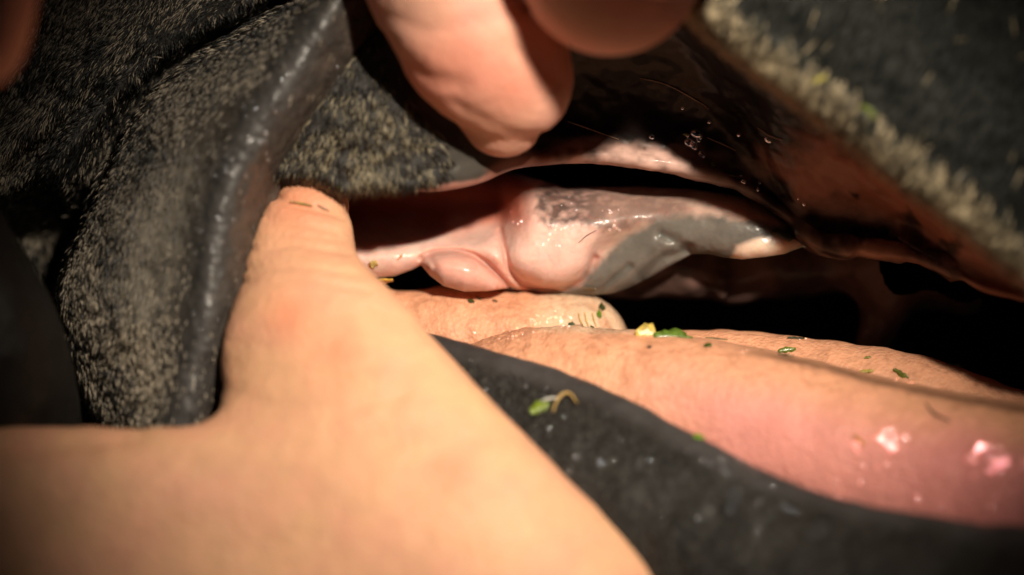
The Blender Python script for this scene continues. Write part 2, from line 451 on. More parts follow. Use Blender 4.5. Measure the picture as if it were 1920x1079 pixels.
def up_col(P, x, y):
    d, _ = pdist(x, y, LIPB); d = np.abs(d)
    n1 = fbm(P, 60, 4, 51); n2 = fbm(P, 22, 3, 52)
    c = np.tile(np.array([[0.0055, 0.003, 0.0025]]), (len(P), 1)) * (1 + 0.3 * n1)[:, None]
    # outside of the lip near the corner
    outside = 1 - sst(905, 965, x + 20 * n1)
    c = mixc(c, (0.055, 0.050, 0.043), outside)
    # moist pink margin
    rim = (1 - sst(4, 15, d + 4 * n2)) * sst(740, 820, x) * (1 - sst(960, 1010, x))
    c = mixc(c, (0.42, 0.20, 0.16), rim)
    c = mixc(c, (0.20, 0.075, 0.05), (1 - sst(10, 40, d)) * sst(900, 940, x) * (1 - sst(1020, 1070, x)))
    # freckled pale band under the fold
    pale = (1 - sst(30, 58, d + 18 * n1 + 12 * n2)) * sst(1010, 1090, x) * (1 - sst(1290, 1400, x))
    c = mixc(c, (0.60, 0.38, 0.32), np.clip(pale * (0.85 + 0.9 * n2), 0, 1))
    grey = (1 - sst(50, 80, d + 25 * n1)) * sst(1240, 1340, x) * (1 - sst(1400, 1460, x))
    c = mixc(c, (0.16, 0.12, 0.105), np.clip(grey * (0.7 + 0.9 * n2), 0, 1))
    # red-brown unpigmented inside of the lip, with dark spots and stripe
    pd = inpoly(x, y, [(1440, 300), (1560, 260), (1700, 330), (1840, 440), (2100, 560), (2100, 640), (1840, 560), (1790, 480), (1700, 430), (1600, 400), (1500, 380)])
    red = 1 - sst(-40, 45, pd + 60 * n1 + 8 * n2)
    c = mixc(c, (0.30, 0.13, 0.088), red)
    low = (1 - sst(14, 30, d + 12 * n2)) * sst(1500, 1560, x)
    c = mixc(c, (0.40, 0.21, 0.15), low * (0.75 + 0.5 * n1))
    roll = (1 - sst(22, 50, d + 16 * n1)) * sst(1440, 1500, x) * (1 - sst(1780, 1850, x)) * sst(-0.25, 0.25, fbm(P, 75, 2, 57))
    c = mixc(c, (0.17, 0.125, 0.11), 0.8 * roll)  # grey roll, lightened in colour to stand in for light reaching it
    for (sx, sy, ra, rb) in ((1712, 418, 26, 13), (1790, 462, 22, 14), (1600, 365, 12, 7), (1740, 470, 60, 20), (1560, 455, 50, 18)):
        sx = sx + 26 * n1; sy = sy + 22 * fbm(P, 30, 3, 55)
        q = np.hypot((x - sx) * 0.86 + (y - sy) * 0.5, -(x - sx) * 0.5 * 1 + (y - sy) * 0.86) / ra
        qa = np.hypot(((x - sx) * 0.86 + (y - sy) * 0.5) / ra, (-(x - sx) * 0.5 + (y - sy) * 0.86) / rb)
        c = mixc(c, (0.035, 0.02, 0.017), 1 - sst(0.5, 1.5, qa + 0.6 * n2))
    return c
upper_lip = sheet('upper_lip', G, M_muc, horse, up_disp, up_col)
TRI = [(700, 60), (735, 140), (790, 215), (835, 268), (845, 300), (810, 335), (740, 348), (640, 350), (500, 345), (560, 230)]
P, Nn, hx, hy = sample(upper_lip, 52000, lambda x, y: (1 - sst(-12, 10, inpoly(x, y, TRI))))
dirs = np.stack([(hx - 715) * 0.9, -(hy - 20), np.zeros_like(hx)], 1); dirs /= np.linalg.norm(dirs, axis=1, keepdims=True)
a = 0.30 * RNG.standard_normal(len(hx)); dirs = np.stack([dirs[:, 0] * np.cos(a) - dirs[:, 1] * np.sin(a), dirs[:, 0] * np.sin(a) + dirs[:, 1] * np.cos(a), dirs[:, 2]], 1)
light = RNG.random(len(hx)) < 0.30 + 0.8 * fbm(P, 34, 2, 61)
Ch = np.where(light[:, None], np.array([[0.25, 0.215, 0.14]]), np.array([[0.04, 0.038, 0.036]])) * (0.5 + 0.9 * RNG.random(len(hx)))[:, None]
hair('lip_hair', P, Nn, dirs, 20 + 18 * RNG.random(len(hx)), 1.7 + 1.2 * RNG.random(len(hx)), Ch, upper_lip.o, lift=0.12)

# outer face of the raised upper lip: rolled hairy edge and dark nose beyond it
FR = [(1150, -130), (1290, -5), (1350, 58), (1425, 112), (1505, 172), (1582, 232), (1655, 292), (1742, 355), (1835, 428), (1925, 505), (2080, 610)]
rows = []
for (off, dz, shift) in [(2, -120, 0), (-10, -30, 0), (-4, 8, 0), (14, 26, 0), (70, 36, 0), (170, 40, 0), (330, 10, 0), (560, -120, 0), (900, -400, 0)]:
    row = []
    for i, (x, y) in enumerate(FR):
        row.append((x + off * 0.62, y - off * 0.78, 350 + i * 6 + dz))
    rows.append(row)
G = patch(rows, 170, 240)
def nose_col(P, x, y):
    d, _ = pdist(x, y, FR); d = np.abs(d)
    c = np.tile(np.array([[0.007, 0.0077, 0.0066]]), (len(P), 1))
    c = mixc(c, (0.10, 0.075, 0.05), 1 - sst(5, 45, d))
    return c * (1 + 0.5 * fbm(P, 40, 3, 71))[:, None]
M_nose = material('nose hide', rough=0.7, spec=0.08, vary=((40, .3), (12, .3)), bumps=((14, 2, 'noise'),))
nose = sheet('upper_lip_edge', G, M_nose, horse, lambda P, x, y: 4 * fbm(P, 55, 3, 14), nose_col)
def nose_keep(x, y):
    d, _ = pdist(x, y, FR); d = np.abs(d)
    return (0.12 + 0.88 * (1 - sst(15, 75, d))) * (x < 2000) * (y > -80)
P, Nn, hx, hy = sample(nose, 90000, nose_keep)
d, _ = pdist(hx, hy, FR); d = np.abs(d)
ang = np.radians(240) + 0.28 * RNG.standard_normal(len(hx))
dirs = np.stack([np.cos(ang), np.sin(ang), np.zeros_like(ang)], 1)
pale = RNG.random(len(hx)) < (0.97 - 0.955 * sst(20, 80, d)) * (0.85 + 0.5 * fbm(P, 45, 2, 15))
Ch = np.where(pale[:, None], np.array([[0.52, 0.42, 0.27]]), np.array([[0.020, 0.022, 0.019]])) * (0.5 + RNG.random(len(hx)))[:, None]
hair('lip_edge_hair', P, Nn, dirs, 26 + 30 * RNG.random(len(hx)), 1.8 + 1.4 * RNG.random(len(hx)), Ch, nose.o, lift=0.12)

# ---------------------------------------------------------------- upper gum
GB = [(560, 520), (640, 522), (700, 522), (740, 518), (772, 506), (789, 497), (806, 517), (832, 537), (870, 547), (912, 546), (950, 541), (1000, 546), (1060, 552), (1110, 554), (1150, 550), (1180, 540), (1220, 520), (1260, 497), (1298, 477), (1330, 477), (1360, 484), (1392, 487), (1430, 483), (1470, 477), (1503, 464), (1560, 470)]
GT = [(560, 300), (900, 310), (1000, 335), (1060, 352), (1200, 350), (1300, 356), (1400, 370), (1460, 392), (1500, 425), (1560, 440)]
def lump(x, y, poly, w):
    d = -inpoly(x, y, poly); return 1 - np.exp(-np.maximum(d, 0) / w)
LUMP2 = [(786, 497), (790, 484), (812, 473), (850, 470), (880, 476), (905, 490), (930, 512), (962, 548), (960, 620), (786, 620)]
MAIN = [(938, 432), (946, 470), (955, 505), (975, 530), (1010, 546), (1050, 545), (1085, 532), (1106, 512), (1116, 485), (1140, 462), (1200, 425), (1290, 395), (1300, 300), (940, 300)]
FOLD = [(800, 468), (860, 455), (915, 432), (942, 420), (950, 470), (960, 510), (985, 560), (930, 505), (890, 473), (840, 463)]
IVORY = [(1372, 520), (1376, 478), (1392, 462), (1432, 449), (1490, 447), (1540, 448), (1560, 520)]
def gum_z0(x, y):
    P2 = np.stack([x, y, 0 * x], 1); w1 = 5 * fbm(P2, 40, 2, 301); x = x + w1; y = y + 5 * fbm(P2, 40, 2, 302)
    left = 1 - sst(930, 1010, x)
    z = -104 + 96 * sst(1080, 1440, x) - left * 120 * sst(475, 370, y)
    z = z + left * 26 * sst(445, 490, y)
    z = z + 40 * lump(x, y, FOLD, 14)
    z = z + 56 * lump(x, y, LUMP2, 12)
    z = z + 58 * lump(x, y, MAIN, 12) * (1 - 0.75 * sst(1100, 1250, x)) - 34 * sst(425, 345, y) * sst(940, 1000, x)
    z = z + 16 * lump(x, y, IVORY, 10)
    return z
_gx, _gy = np.meshgrid(np.arange(560, 1601, 4.0), np.arange(280, 601, 4.0))
_GZ = blur2(gum_z0(_gx.ravel(), _gy.ravel()).reshape(_gx.shape), 2.0)
def gum_z(x, y):
    z = bilin(_GZ, 560, 280, 4.0, x, y)
    for (pl, dep, wd) in ((spline_pts(LUMP2[1:8], 30), 17, 5), (spline_pts(MAIN[0:5], 24), 14, 5), (spline_pts(MAIN[4:9], 24), 12, 6), ([(1125, 548), (1150, 525), (1180, 500)], 9, 7), ([(1205, 522), (1245, 484), (1290, 470)], 16, 12), ([(1290, 470), (1262, 450), (1240, 440)], 9, 10), ([(1130, 440), (1115, 480), (1108, 500)], 4, 6), ([(1000, 470), (1010, 520)], -4, 25), ([(806, 480), (815, 500), (812, 520)], 6, 7)):
        dd, _ = pdist(x, y, pl); z = z - dep * g(dd / wd)
    return z
gx = np.interp(np.linspace(0, 1, 430), [0, 1], [600, 1545])
gb = np.array(GB); gt = np.array(GT)
yb = np.interp(gx, gb[:, 0], gb[:, 1]); yt = np.interp(gx, gt[:, 0], gt[:, 1])
rowsG = []
zed = gum_z(gx, yb - 9)
for (dy, dz) in ((40, -260), (24, -130), (10, -70), (3, -44)):
    rowsG.append(np.stack([gx, yb - dy, zed + dz], 1))
for f_ in np.linspace(0, 1, 120) ** 1.15:
    yy = yb - (yb - yt) * f_; z_ = gum_z(gx, np.minimum(yy, yb - 2))
    e_ = np.maximum(yb - yy, 0); z_ = z_ - 30 * np.exp(-e_ / 13.0) - 16 * np.exp(-e_ / 45.0); t_ = np.maximum(yy - yt, 0); z_ = z_ - 70 * np.exp(-t_ / 20)
    rowsG.append(np.stack([gx, yy, z_], 1))
for (dy, dz) in ((4, -60), (10, -160)):
    rowsG.append(np.stack([gx, yt + dy, z_ + dz], 1))
GS = np.array(rowsG); kz = (D - GS[..., 2]) / D
GUMG = np.stack([(GS[..., 0] - 960) * kz, (539.5 - GS[..., 1]) * kz, GS[..., 2]], -1)
GREY = [(985, 560), (1090, 540), (1108, 505), (1160, 455), (1235, 410), (1300, 404), (1400, 413), (1462, 424), (1495, 440), (1420, 447), (1380, 462), (1372, 500), (1290, 490), (1200, 560), (1150, 575)]
SPK = [(1020, 350), (1320, 330), (1300, 400), (1190, 420), (1130, 428), (1080, 420), (1030, 425), (1008, 400)]
def gum_col(P, x, y):
    n1 = fbm(P, 50, 4, 81); n2 = fbm(P, 14, 3, 82); streak = fbm(P * np.array([1, .35, 1]), 14, 3, 83)
    c = np.tile(np.array([[0.76, 0.49, 0.42]]), (len(P), 1)) * (1 + 0.07 * n1)[:, None]
    c = mixc(c, (0.70, 0.38, 0.31), 1 - sst(0.6, 1.15, np.hypot((x - 872) / 90, (y - 509) / 40)))
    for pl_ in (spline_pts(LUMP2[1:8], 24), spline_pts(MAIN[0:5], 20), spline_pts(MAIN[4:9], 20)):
        c = mixc(c, (0.58, 0.24, 0.18), 0.6 * g(pdist(x, y, pl_)[0] / 9))  # salmon lump borders, with crease shading put into the colour
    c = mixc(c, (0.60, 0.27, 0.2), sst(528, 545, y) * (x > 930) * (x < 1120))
    c = mixc(c, (0.62, 0.17, 0.11), sst(455, 395, y + 20 * n1) * (1 - sst(960, 1010, x)))  # red recess, the glow in its shadow put into the colour
    c = mixc(c, (0.62, 0.42, 0.33), sst(1110, 1170, x))
    spk = 1 - sst(-10, 14, inpoly(x, y, SPK) + 14 * streak + 10 * n1)
    c = mixc(c, (0.13, 0.085, 0.075), np.clip(spk * (0.9 + 0.8 * n2), 0, 1))
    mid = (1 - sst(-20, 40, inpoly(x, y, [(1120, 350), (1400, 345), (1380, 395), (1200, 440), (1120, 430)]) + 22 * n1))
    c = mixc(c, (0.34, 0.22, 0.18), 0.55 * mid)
    c = mixc(c, (0.70, 0.48, 0.40), 0.8 * sst(1270, 1340, x + 20 * n1))
    gr = 1 - sst(-9, 12, inpoly(x, y, GREY) + 9 * n1 + 6 * n2)
    c = mixc(c, np.array([[0.155, 0.140, 0.122]]) * (1 + 0.35 * n1 + 0.15 * n2)[:, None], gr)
    ves = 1 - sst(0.0, 0.07, np.abs(fbm(P, 26, 4, 88)))
    c = mixc(c, (0.52, 0.20, 0.15), 0.16 * ves * (1 - gr))
    iv = 1 - sst(-6, 8, inpoly(x, y, [(1365, 500), (1385, 462), (1430, 448), (1510, 448), (1530, 500)]) + 5 * n1)
    c = mixc(c, (0.74, 0.55, 0.43), iv)
    return c
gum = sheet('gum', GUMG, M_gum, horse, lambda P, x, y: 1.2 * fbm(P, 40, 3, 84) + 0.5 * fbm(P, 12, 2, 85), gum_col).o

# far side of the palate glimpsed beneath the gum
def pal_f(p):
    d = chain(p, [(1150, 500, -250, 60), (1290, 490, -255, 66), (1380, 515, -265, 52), (1480, 500, -255, 58), (1560, 490, -240, 50)], 20)
    d = smin(d, chain(p, [(1350, 525, -215, 26), (1354, 556, -215, 7)], 8), 10)
    d = smin(d, chain(p, [(1700, 470, -150, 60), (1668, 560, -170, 40), (1630, 670, -200, 34)], 20), 60)
    d = smin(d, chain(p, [(1450, 470, -250, 40), (1600, 480, -250, 50), (1650, 500, -215, 62), (1800, 520, -170, 70)], 20), 60)
    return d
blob('palate', pal_f, (150, -200, -460), (900, 150, -120), 8, M_muc, horse, lambda P, x, y: 6 * fbm(P, 50, 3, 91),
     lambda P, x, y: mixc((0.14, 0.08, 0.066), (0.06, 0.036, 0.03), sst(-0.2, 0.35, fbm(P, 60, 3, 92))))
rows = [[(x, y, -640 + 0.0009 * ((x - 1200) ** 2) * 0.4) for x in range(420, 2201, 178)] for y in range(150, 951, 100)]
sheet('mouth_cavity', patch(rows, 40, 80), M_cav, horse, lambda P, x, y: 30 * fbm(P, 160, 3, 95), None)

# ---------------------------------------------------------------- tongue
ROLL = spline_pts([(930, 770, -10, 128), (1040, 740, 25, 124), (1250, 772, 65, 141), (1450, 818, 115, 152), (1700, 902, 185, 176), (1950, 960, 265, 192), (2200, 1000, 320, 195)], 16)
STRIP = spline_pts([(1180, 706, -75, 72), (1330, 700, -62, 78), (1500, 716, -45, 80), (1700, 752, -5, 86), (1850, 804, 30, 87), (2050, 880, 60, 92)], 14)
ROOT = [(690, 640, -175, 92), (850, 642, -172, 100), (1078, 652, -175, 102)]
def tongue_f(p):
    d = chain(p, ROLL, 20)
    d = smin(d, chain(p, STRIP, 16), 7)
    return smin(d, chain(p, ROOT, 20), 14)
def tongue_disp(P, x, y):
    w = fbm(np.stack([P[:, 0] + 0.6 * P[:, 1], 0.35 * P[:, 1], P[:, 2]], 1), 20, 3, 101)
    wr = (1 - sst(1080, 1300, x))
    return 3.0 * fbm(P, 70, 3, 102) + 6.0 * w * wr + 0.8 * fbm(P, 9, 2, 104) * (1 - sst(700, 780, y - (x - 1300) * 0.25))
def tongue_col(P, x, y):
    n1 = fbm(P, 80, 3, 105); n2 = fbm(P, 12, 3, 106)
    c = np.tile(np.array([[0.70, 0.345, 0.205]]), (len(P), 1)) * (1 + 0.07 * n1 + 0.13 * n2)[:, None]
    side = sst(-20, 100, y - (645 + 0.22 * (x - 1200)) + 25 * n1) * sst(1100, 1400, x)
    c = mixc(c, (0.69, 0.285, 0.24), side)
    c = mixc(c, (0.60, 0.215, 0.195), sst(1500, 1900, x) * side)
    c = mixc(c, (0.66, 0.45, 0.30), sst(980, 1040, x) * (1 - sst(618, 630, y)) * (1 - sst(1180, 1200, x)))
    cr = 1 - sst(0.0, 0.10, np.abs(fbm(P, 45, 3, 108)))
    c = mixc(c, (0.40, 0.18, 0.10), 0.5 * cr * (1 - side))
    c = mixc(c, (0.45, 0.20, 0.11), 0.5 * sst(0.15, 0.45, fbm(np.stack([P[:, 0] + 0.6 * P[:, 1], 0.35 * P[:, 1], P[:, 2]], 1), 14, 3, 107)) * (1 - sst(1200, 1400, x)))
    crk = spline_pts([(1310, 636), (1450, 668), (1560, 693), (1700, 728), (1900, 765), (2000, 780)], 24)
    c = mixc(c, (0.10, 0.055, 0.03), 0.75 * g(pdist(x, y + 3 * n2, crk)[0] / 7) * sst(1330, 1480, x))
    shine = sst(0.16, 0.32, fbm(P, 24, 4, 109)) * sst(1480, 1640, x) * side
    return np.concatenate([c, (0.10 + 0.85 * shine)[:, None]], 1)
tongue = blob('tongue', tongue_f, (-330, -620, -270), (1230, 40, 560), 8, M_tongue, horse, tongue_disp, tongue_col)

# ---------------------------------------------------------------- lower lip
LE = [(700, 585, 40), (760, 606, 70), (812, 626, 95), (900, 650, 125), (1000, 680, 155), (1100, 713, 195), (1200, 760, 240), (1330, 828, 300), (1450, 890, 360), (1600, 940, 430), (1800, 975, 520), (1930, 986, 560), (2150, 1000, 620)]
rows = []
for (dy, dz) in [(50, -170), (8, -60), (0, 0), (10, 26), (40, 52), (110, 92), (220, 118), (400, 90), (700, -60)]:
    rows.append([(x - dy * 0.22, y + dy, z + dz * (1 if dz > 0 else 1)) for (x, y, z) in LE])
G = patch(rows, 190, 330)
LEXY = [(a, b) for a, b, _ in LE]
def low_col(P, x, y):
    d, _ = pdist(x, y, LEXY); d = np.abs(d)
    n1 = fbm(P, 60, 4, 111); n2 = fbm(P, 18, 3, 112)
    c = np.tile(np.array([[0.019, 0.0175, 0.0155]]), (len(P), 1)) * (1 + 0.7 * n1 + 0.4 * n2)[:, None]
    return np.clip(mixc(c, (0.044, 0.041, 0.041), 1 - sst(14, 48, d + 8 * n1)), 0.005, 1)
lower_lip = sheet('lower_lip', G, M_lip, horse, lambda P, x, y: 5 * fbm(P, 60, 3, 113) + 1.1 * fbm(P, 17, 2, 114) * sst(20, 60, np.abs(pdist(x, y, LEXY)[0])), low_col)
P, Nn, hx, hy = sample(lower_lip, 26000, lambda x, y: sst(25, 60, np.abs(pdist(x, y, LEXY)[0])) * (y > 560) * (y < 1150) * (x < 2000))
ang = np.radians(275) + 0.35 * RNG.standard_normal(len(hx))
dirs = np.stack([np.cos(ang), np.sin(ang), np.zeros_like(ang)], 1)
tone = np.where(RNG.random(len(hx)) < 0.2, 0.075, 0.022) * (0.5 + RNG.random(len(hx)))
hair('lip_hair', P, Nn, dirs, 9 + 9 * RNG.random(len(hx)), 1.8 + 1.0 * RNG.random(len(hx)), tone[:, None] * np.array([[1, .95, .85]]), lower_lip.o, lift=0.3)

# ---------------------------------------------------------------- the hand below with its thumb in the corner of the mouth
TH = spline_pts([(586, 378, 20, 60), (572, 440, 105, 82), (565, 520, 150, 100), (582, 600, 185, 134), (610, 700, 225, 190), (715, 880, 290, 232), (850, 1120, 330, 306), (1010, 1400, 340, 398)], 22)
IDX = spline_pts([(620, 1080, 310, 260), (420, 1015, 320, 205), (180, 1000, 330, 190), (-100, 985, 340, 178), (-420, 960, 340, 165)], 12)
PALM = [(560, 1300, 310, 330), (100, 1300, 330, 330), (-300, 1250, 330, 300)]
SQ = 0.5
def sq(pts):      # flatten the hand front to back about a sloping mid plane
    return [(a, b, 200 + (c - 200) / SQ, r) for a, b, c, r in pts]
def chain2(q, pts, k):
    d = None
    for (a, b) in zip(pts[:-1], pts[1:]):
        za, zb_ = 200 + (a[2] - 200) * SQ, 200 + (b[2] - 200) * SQ
        wa, wb = W(a[0], a[1], za), W(b[0], b[1], zb_)
        e = cone(q, np.array([wa[0], wa[1], a[2]]), np.array([wb[0], wb[1], b[2]]), a[3] * (D - za) / D, b[3] * (D - zb_) / D)
        d = e if d is None else smin(d, e, k)
    return d
THq, IDXq, PALMq = sq(TH), sq(IDX), sq(PALM)
def hand1_f(p):
    q = p.copy(); q[:, 2] = 200 + (q[:, 2] - 200) / SQ
    d = chain2(q, THq, 24)
    d = smin(d, chain2(q, IDXq, 30), 130)
    return smin(d, chain2(q, PALMq, 40), 80)
def skin_col(tone, red, seed):
    def f(P, x, y):
        n1 = fbm(P, 160, 3, seed); n2 = fbm(P, 30, 3, seed + 1)
        c = np.tile(np.array([tone]), (len(P), 1)) * (1 + 0.09 * n1 + 0.06 * n2)[:, None]
        c[:, 1] *= 1 + 0.10 * fbm(P, 70, 3, seed + 2)
        for (rx, ry, rr) in red:
            c = mixc(c, (tone[0], tone[1] * 0.72, tone[2] * 0.68), 0.75 * g(np.hypot(x - rx, y - ry) / rr))
        return c
    return f
def hand1_disp(P, x, y):
    crease = 0
    for (poly, dep, wd) in (([(520, 370), (565, 384), (615, 394), (645, 404)], 10, 9), ([(500, 412), (560, 420), (630, 436)], 5, 5), ([(480, 448), (540, 440), (640, 452)], 4, 5), ([(470, 466), (560, 458), (655, 474)], 6, 5), ([(458, 505), (560, 498), (670, 514)], 5, 6), ([(450, 530), (560, 524), (690, 545)], 5, 6), ([(430, 640), (520, 655), (620, 650)], 2.5, 8), ([(400, 720), (500, 760), (640, 770), (760, 740)], 3, 12), ([(-60, 830), (60, 838), (170, 830), (260, 815)], 8, 18)):
        dd, _ = pdist(x, y, poly); crease = crease - dep * g(dd / wd)
    return crease + 4 * fbm(P, 120, 3, 121) + 1.2 * fbm(P, 30, 3, 122)
hand1 = blob('hand', hand1_f, (-1500, -900, 20), (480, 225, 620), 9, M_skin, None, hand1_disp,
             skin_col((0.74, 0.40, 0.24), ((540, 592, 45), (640, 660, 60), (850, 880, 60), (560, 380, 60)), 131))
tag(hand1, 'hand reaching in from below, its bare thumb hooked in the corner of the mouth', 'hand')

# ---------------------------------------------------------------- the hand above pinching the lip
F1 = spline_pts([(700, -560, 480, 190), (770, -260, 320, 165), (830, -60, 250, 146), (905, 80, 215, 146), (970, 160, 190, 100)], 14)
F1B = [(898, 155, 150, 80), (945, 217, 148, 80)]
F_SHADE = spline_pts([(900, -900, 700, 190), (1050, -600, 850, 185), (1205, -350, 700, 180), (1258, -188, 665, 178)], 10)  # unseen extra finger, added to cast shade on the finger beside it
F2 = spline_pts([(900, -700, 620, 190), (1010, -420, 620, 180), (1105, -220, 480, 172), (1145, -68, 385, 172)], 12)
F3 = spline_pts([(260, -900, 600, 190), (80, -520, 640, 150), (-20, -200, 680, 120), (-55, 70, 690, 105)], 12)
PAL2 = [(250, -1150, 620, 300), (600, -900, 650, 300), (1000, -1000, 700, 330)]
def hand2_f(p):
    d = chain(p, F1, 26)
    d = smin(d, chain(p, F1B, 10), 12)
    d = smin(d, chain(p, F2, 26), 10)
    d = smin(d, chain(p, F3, 26), 30)
    d = smin(d, chain(p, F_SHADE, 26), 10)
    return smin(d, chain(p, PAL2, 60), 90)
def hand2_disp(P, x, y):
    c = 0
    for (poly, dep, wd) in (([(850, 195), (905, 226), (965, 254), (1030, 256), (1080, 235)], 4, 10), ([(715, 70), (745, 112), (800, 150), (860, 160)], 7, 16), ([(720, 30), (800, 60), (900, 40), (990, 10)], 4, 14), ([(960, 90), (1010, 110), (1050, 150)], 4, 14)):
        c = c - dep * g(pdist(x, y, poly)[0] / wd)
    return c + 4 * fbm(P, 120, 3, 141) + 0.6 * fbm(P, 34, 3, 142)
hand2 = blob('hand', hand2_f, (-1250, 180, 40), (560, 1750, 1100), 12, M_skin, None, hand2_disp,
             skin_col((0.72, 0.385, 0.285), ((870, 120, 90), (800, 150, 60), (960, 170, 60)), 151))
tag(hand2, 'hand reaching down from above, fingertips lifting the dark upper lip', 'hand')

# ---------------------------------------------------------------- plant crumbs and saliva (placed on the surfaces they lie on)
bpy.context.view_layer.update()
def tree_of(*objs):
    Vs, Fs = [], []
    for o in objs:
        b = len(Vs); Vs += [v.co.copy() for v in o.data.vertices]; Fs += [[i + b for i in p.vertices] for p in o.data.polygons]
    return BVHTree.FromPolygons(Vs, Fs)
T = {k: tree_of(o) for k, o in dict(tongue=tongue, gum=gum, low=lower_lip.o, up=upper_lip.o, nose=nose.o, hand1=hand1, hand2=hand2, cheek=cheek.o).items()}
CAM = Vector((0, -D * K, 0))
def hit(surf, x, y):
    """point and outward direction on a surface, in modelling space"""
    a = Vector(Wm(W(x, y, 0))); d = (a - CAM).normalized()
    l, n, _, _ = T[surf].ray_cast(CAM, d)
    if l is None: return None
    if n.dot(d) > 0: n = -n
    return np.array([l.x / K, l.z / K, -l.y / K]), np.array([n.x, n.z, -n.y])

GREENS = [(0.10, 0.16, 0.02), (0.05, 0.09, 0.015), (0.17, 0.22, 0.03), (0.03, 0.045, 0.012)]
M_leaf = {}
def leaf_mat(c):
    if c not in M_leaf:
        M_leaf[c] = material('plant fragment', base=c, rough=0.3, spec=0.5, coat=0.4, coat_rough=0.1, sss=0.0, vary=((10, .35), (3, .25)), bumps=((4, .8, 'noise'),))
    return M_leaf[c]
YEL = (0.50, 0.36, 0.08); STRAW = (0.42, 0.28, 0.08)
def fragment(label, surf, x, y, ln, wd, ang, colr, tilt=0.15, fold=0.3, pts=7, group='chewed plant fragments', name='plant_fragment', shift=(0, 0, 0)):
    """torn flake: ragged outline, slightly folded, with thickness"""
    r = hit(surf, x, y)
    if r is None: print('MISS', label); return
    p, n = r; p = p + np.array(shift, float)
    ax = np.array([math.cos(ang), math.sin(ang), 0.0]); ax = ax - n * (ax @ n); ax /= np.linalg.norm(ax)
    ay = np.cross(n, ax)
    if tilt: n2 = n * math.cos(tilt) - ay * math.sin(tilt); ay = ay * math.cos(tilt) + n * math.sin(tilt); n = n2
    rr = random.Random(int(round(x) * 7919 + round(y)) & 0xffff)
    top, bot = [], []
    m = pts
    for i in range(m + 1):
        t = i / m; u = (t - 0.5) * ln
        prof = (math.sin(math.pi * min(max(t, 0.06), 0.94)) ** 0.6) * wd * 0.5
        top.append((u, prof * (0.45 + 0.75 * rr.random()))); bot.append((u, -prof * (0.45 + 0.75 * rr.random())))
    V = []; th = 1.4
    for side in (1, -1):
        for (arr) in (top, [(u, 0) for u, _ in top], bot):
            for (u, v) in arr:
                zz = th * 0.5 * side + 2.2 + fold * abs(v) + 0.02 * u * u / max(ln, 1) * 2 + rr.uniform(-.4, .4) * 0
                V.append(p + ax * u + ay * v + n * zz)
    s = m + 1; F = []
    for k in range(2):
        b = k * 3 * s
        for r_ in range(2):
            for i in range(m):
                q = [b + r_ * s + i, b + r_ * s + i + 1, b + (r_ + 1) * s + i + 1, b + (r_ + 1) * s + i]
                F.append(q if k else q[::-1])
    for i in range(m):
        F.append([i, i + 1, 3 * s + i + 1, 3 * s + i]); F.append([2 * s + i + 1, 2 * s + i, 5 * s + i, 5 * s + i + 1])
    for e in (0, m):
        for r_ in range(2):
            F.append([r_ * s + e, (r_ + 1) * s + e, 3 * s + (r_ + 1) * s + e, 3 * s + r_ * s + e])
    o = make_mesh(name, np.array(V), np.array(F), leaf_mat(colr), None, None, smooth=False)
    return tag(o, label, 'plant fragment', group)
A = math.radians
fragment('pale yellow ragged flake standing on the tongue where it bulges', 'tongue', 1214, 630, 46, 44, A(12), YEL, tilt=1.2, fold=0.2, pts=6)
fragment('largest torn green leaf piece, on the tongue next to the yellow flake', 'tongue', 1256, 630, 62, 26, A(30), (0.09, 0.15, 0.02), tilt=0.9, pts=9)
fragment('thin green sliver trailing off the torn leaf on the tongue', 'tongue', 1285, 634, 28, 6, A(4), GREENS[0], tilt=0.5)
fragment('bright green speck hanging in the shade under the grey gum', 'tongue', 1122, 591, 9, 22, A(10), (0.10, 0.20, 0.01))
fragment('dark green speck above the bright one beneath the grey gum', 'tongue', 1128, 578, 14, 20, A(20), GREENS[3])
fragment('round dark green crumb among bubbles on the tongue root', 'tongue', 1072, 610, 14, 13, A(0), GREENS[3])
fragment('small green crumb at the edge of the bubbles on tongue', 'tongue', 1110, 616, 8, 11, A(60), GREENS[1])
fragment('dark upright speck on tongue below the salmon gum lump', 'tongue', 883, 566, 9, 15, A(70), GREENS[3])
fragment('curved dark speck beside another below the salmon gum lump', 'tongue', 897, 562, 6, 15, A(80), GREENS[3])
fragment('tiny brown speck on tongue under the pink gum', 'tongue', 928, 566, 10, 6, A(-40), (0.12, 0.06, 0.02))
fragment('tiny black crumb alone on the near tongue roll', 'tongue', 1218, 653, 9, 7, A(10), (0.03, 0.03, 0.015))
fragment('slim green blade lying along the start of the tongue crease', 'tongue', 1343, 638, 42, 7, A(-18), GREENS[1])
fragment('small forked green crumb just below the slim blade on tongue', 'tongue', 1327, 650, 15, 12, A(50), GREENS[1])
fragment('green flake with upturned tip in the tongue crease', 'tongue', 1475, 657, 34, 15, A(14), (0.12, 0.15, 0.02), tilt=0.6)
fragment('dark green sliver under the upturned flake in the crease', 'tongue', 1473, 668, 30, 6, A(-8), GREENS[3])
fragment('dark sliver lying on the far rim of the tongue', 'tongue', 1492, 636, 32, 5, A(2), GREENS[3])
fragment('olive yellow smear of leaf on the far tongue strip', 'tongue', 1625, 697, 26, 9, A(-5), (0.36, 0.30, 0.07))
fragment('olive green curl on the far tongue strip above droplets', 'tongue', 1690, 701, 34, 13, A(-42), (0.12, 0.13, 0.02), tilt=0.5)
fragment('faint green speck near the middle of the far tongue strip', 'tongue', 1627, 672, 13, 6, A(5), (0.2, 0.2, 0.04))
fragment('green sliver at the shaded end of the far tongue strip', 'tongue', 1790, 687, 32, 7, A(5), GREENS[1])
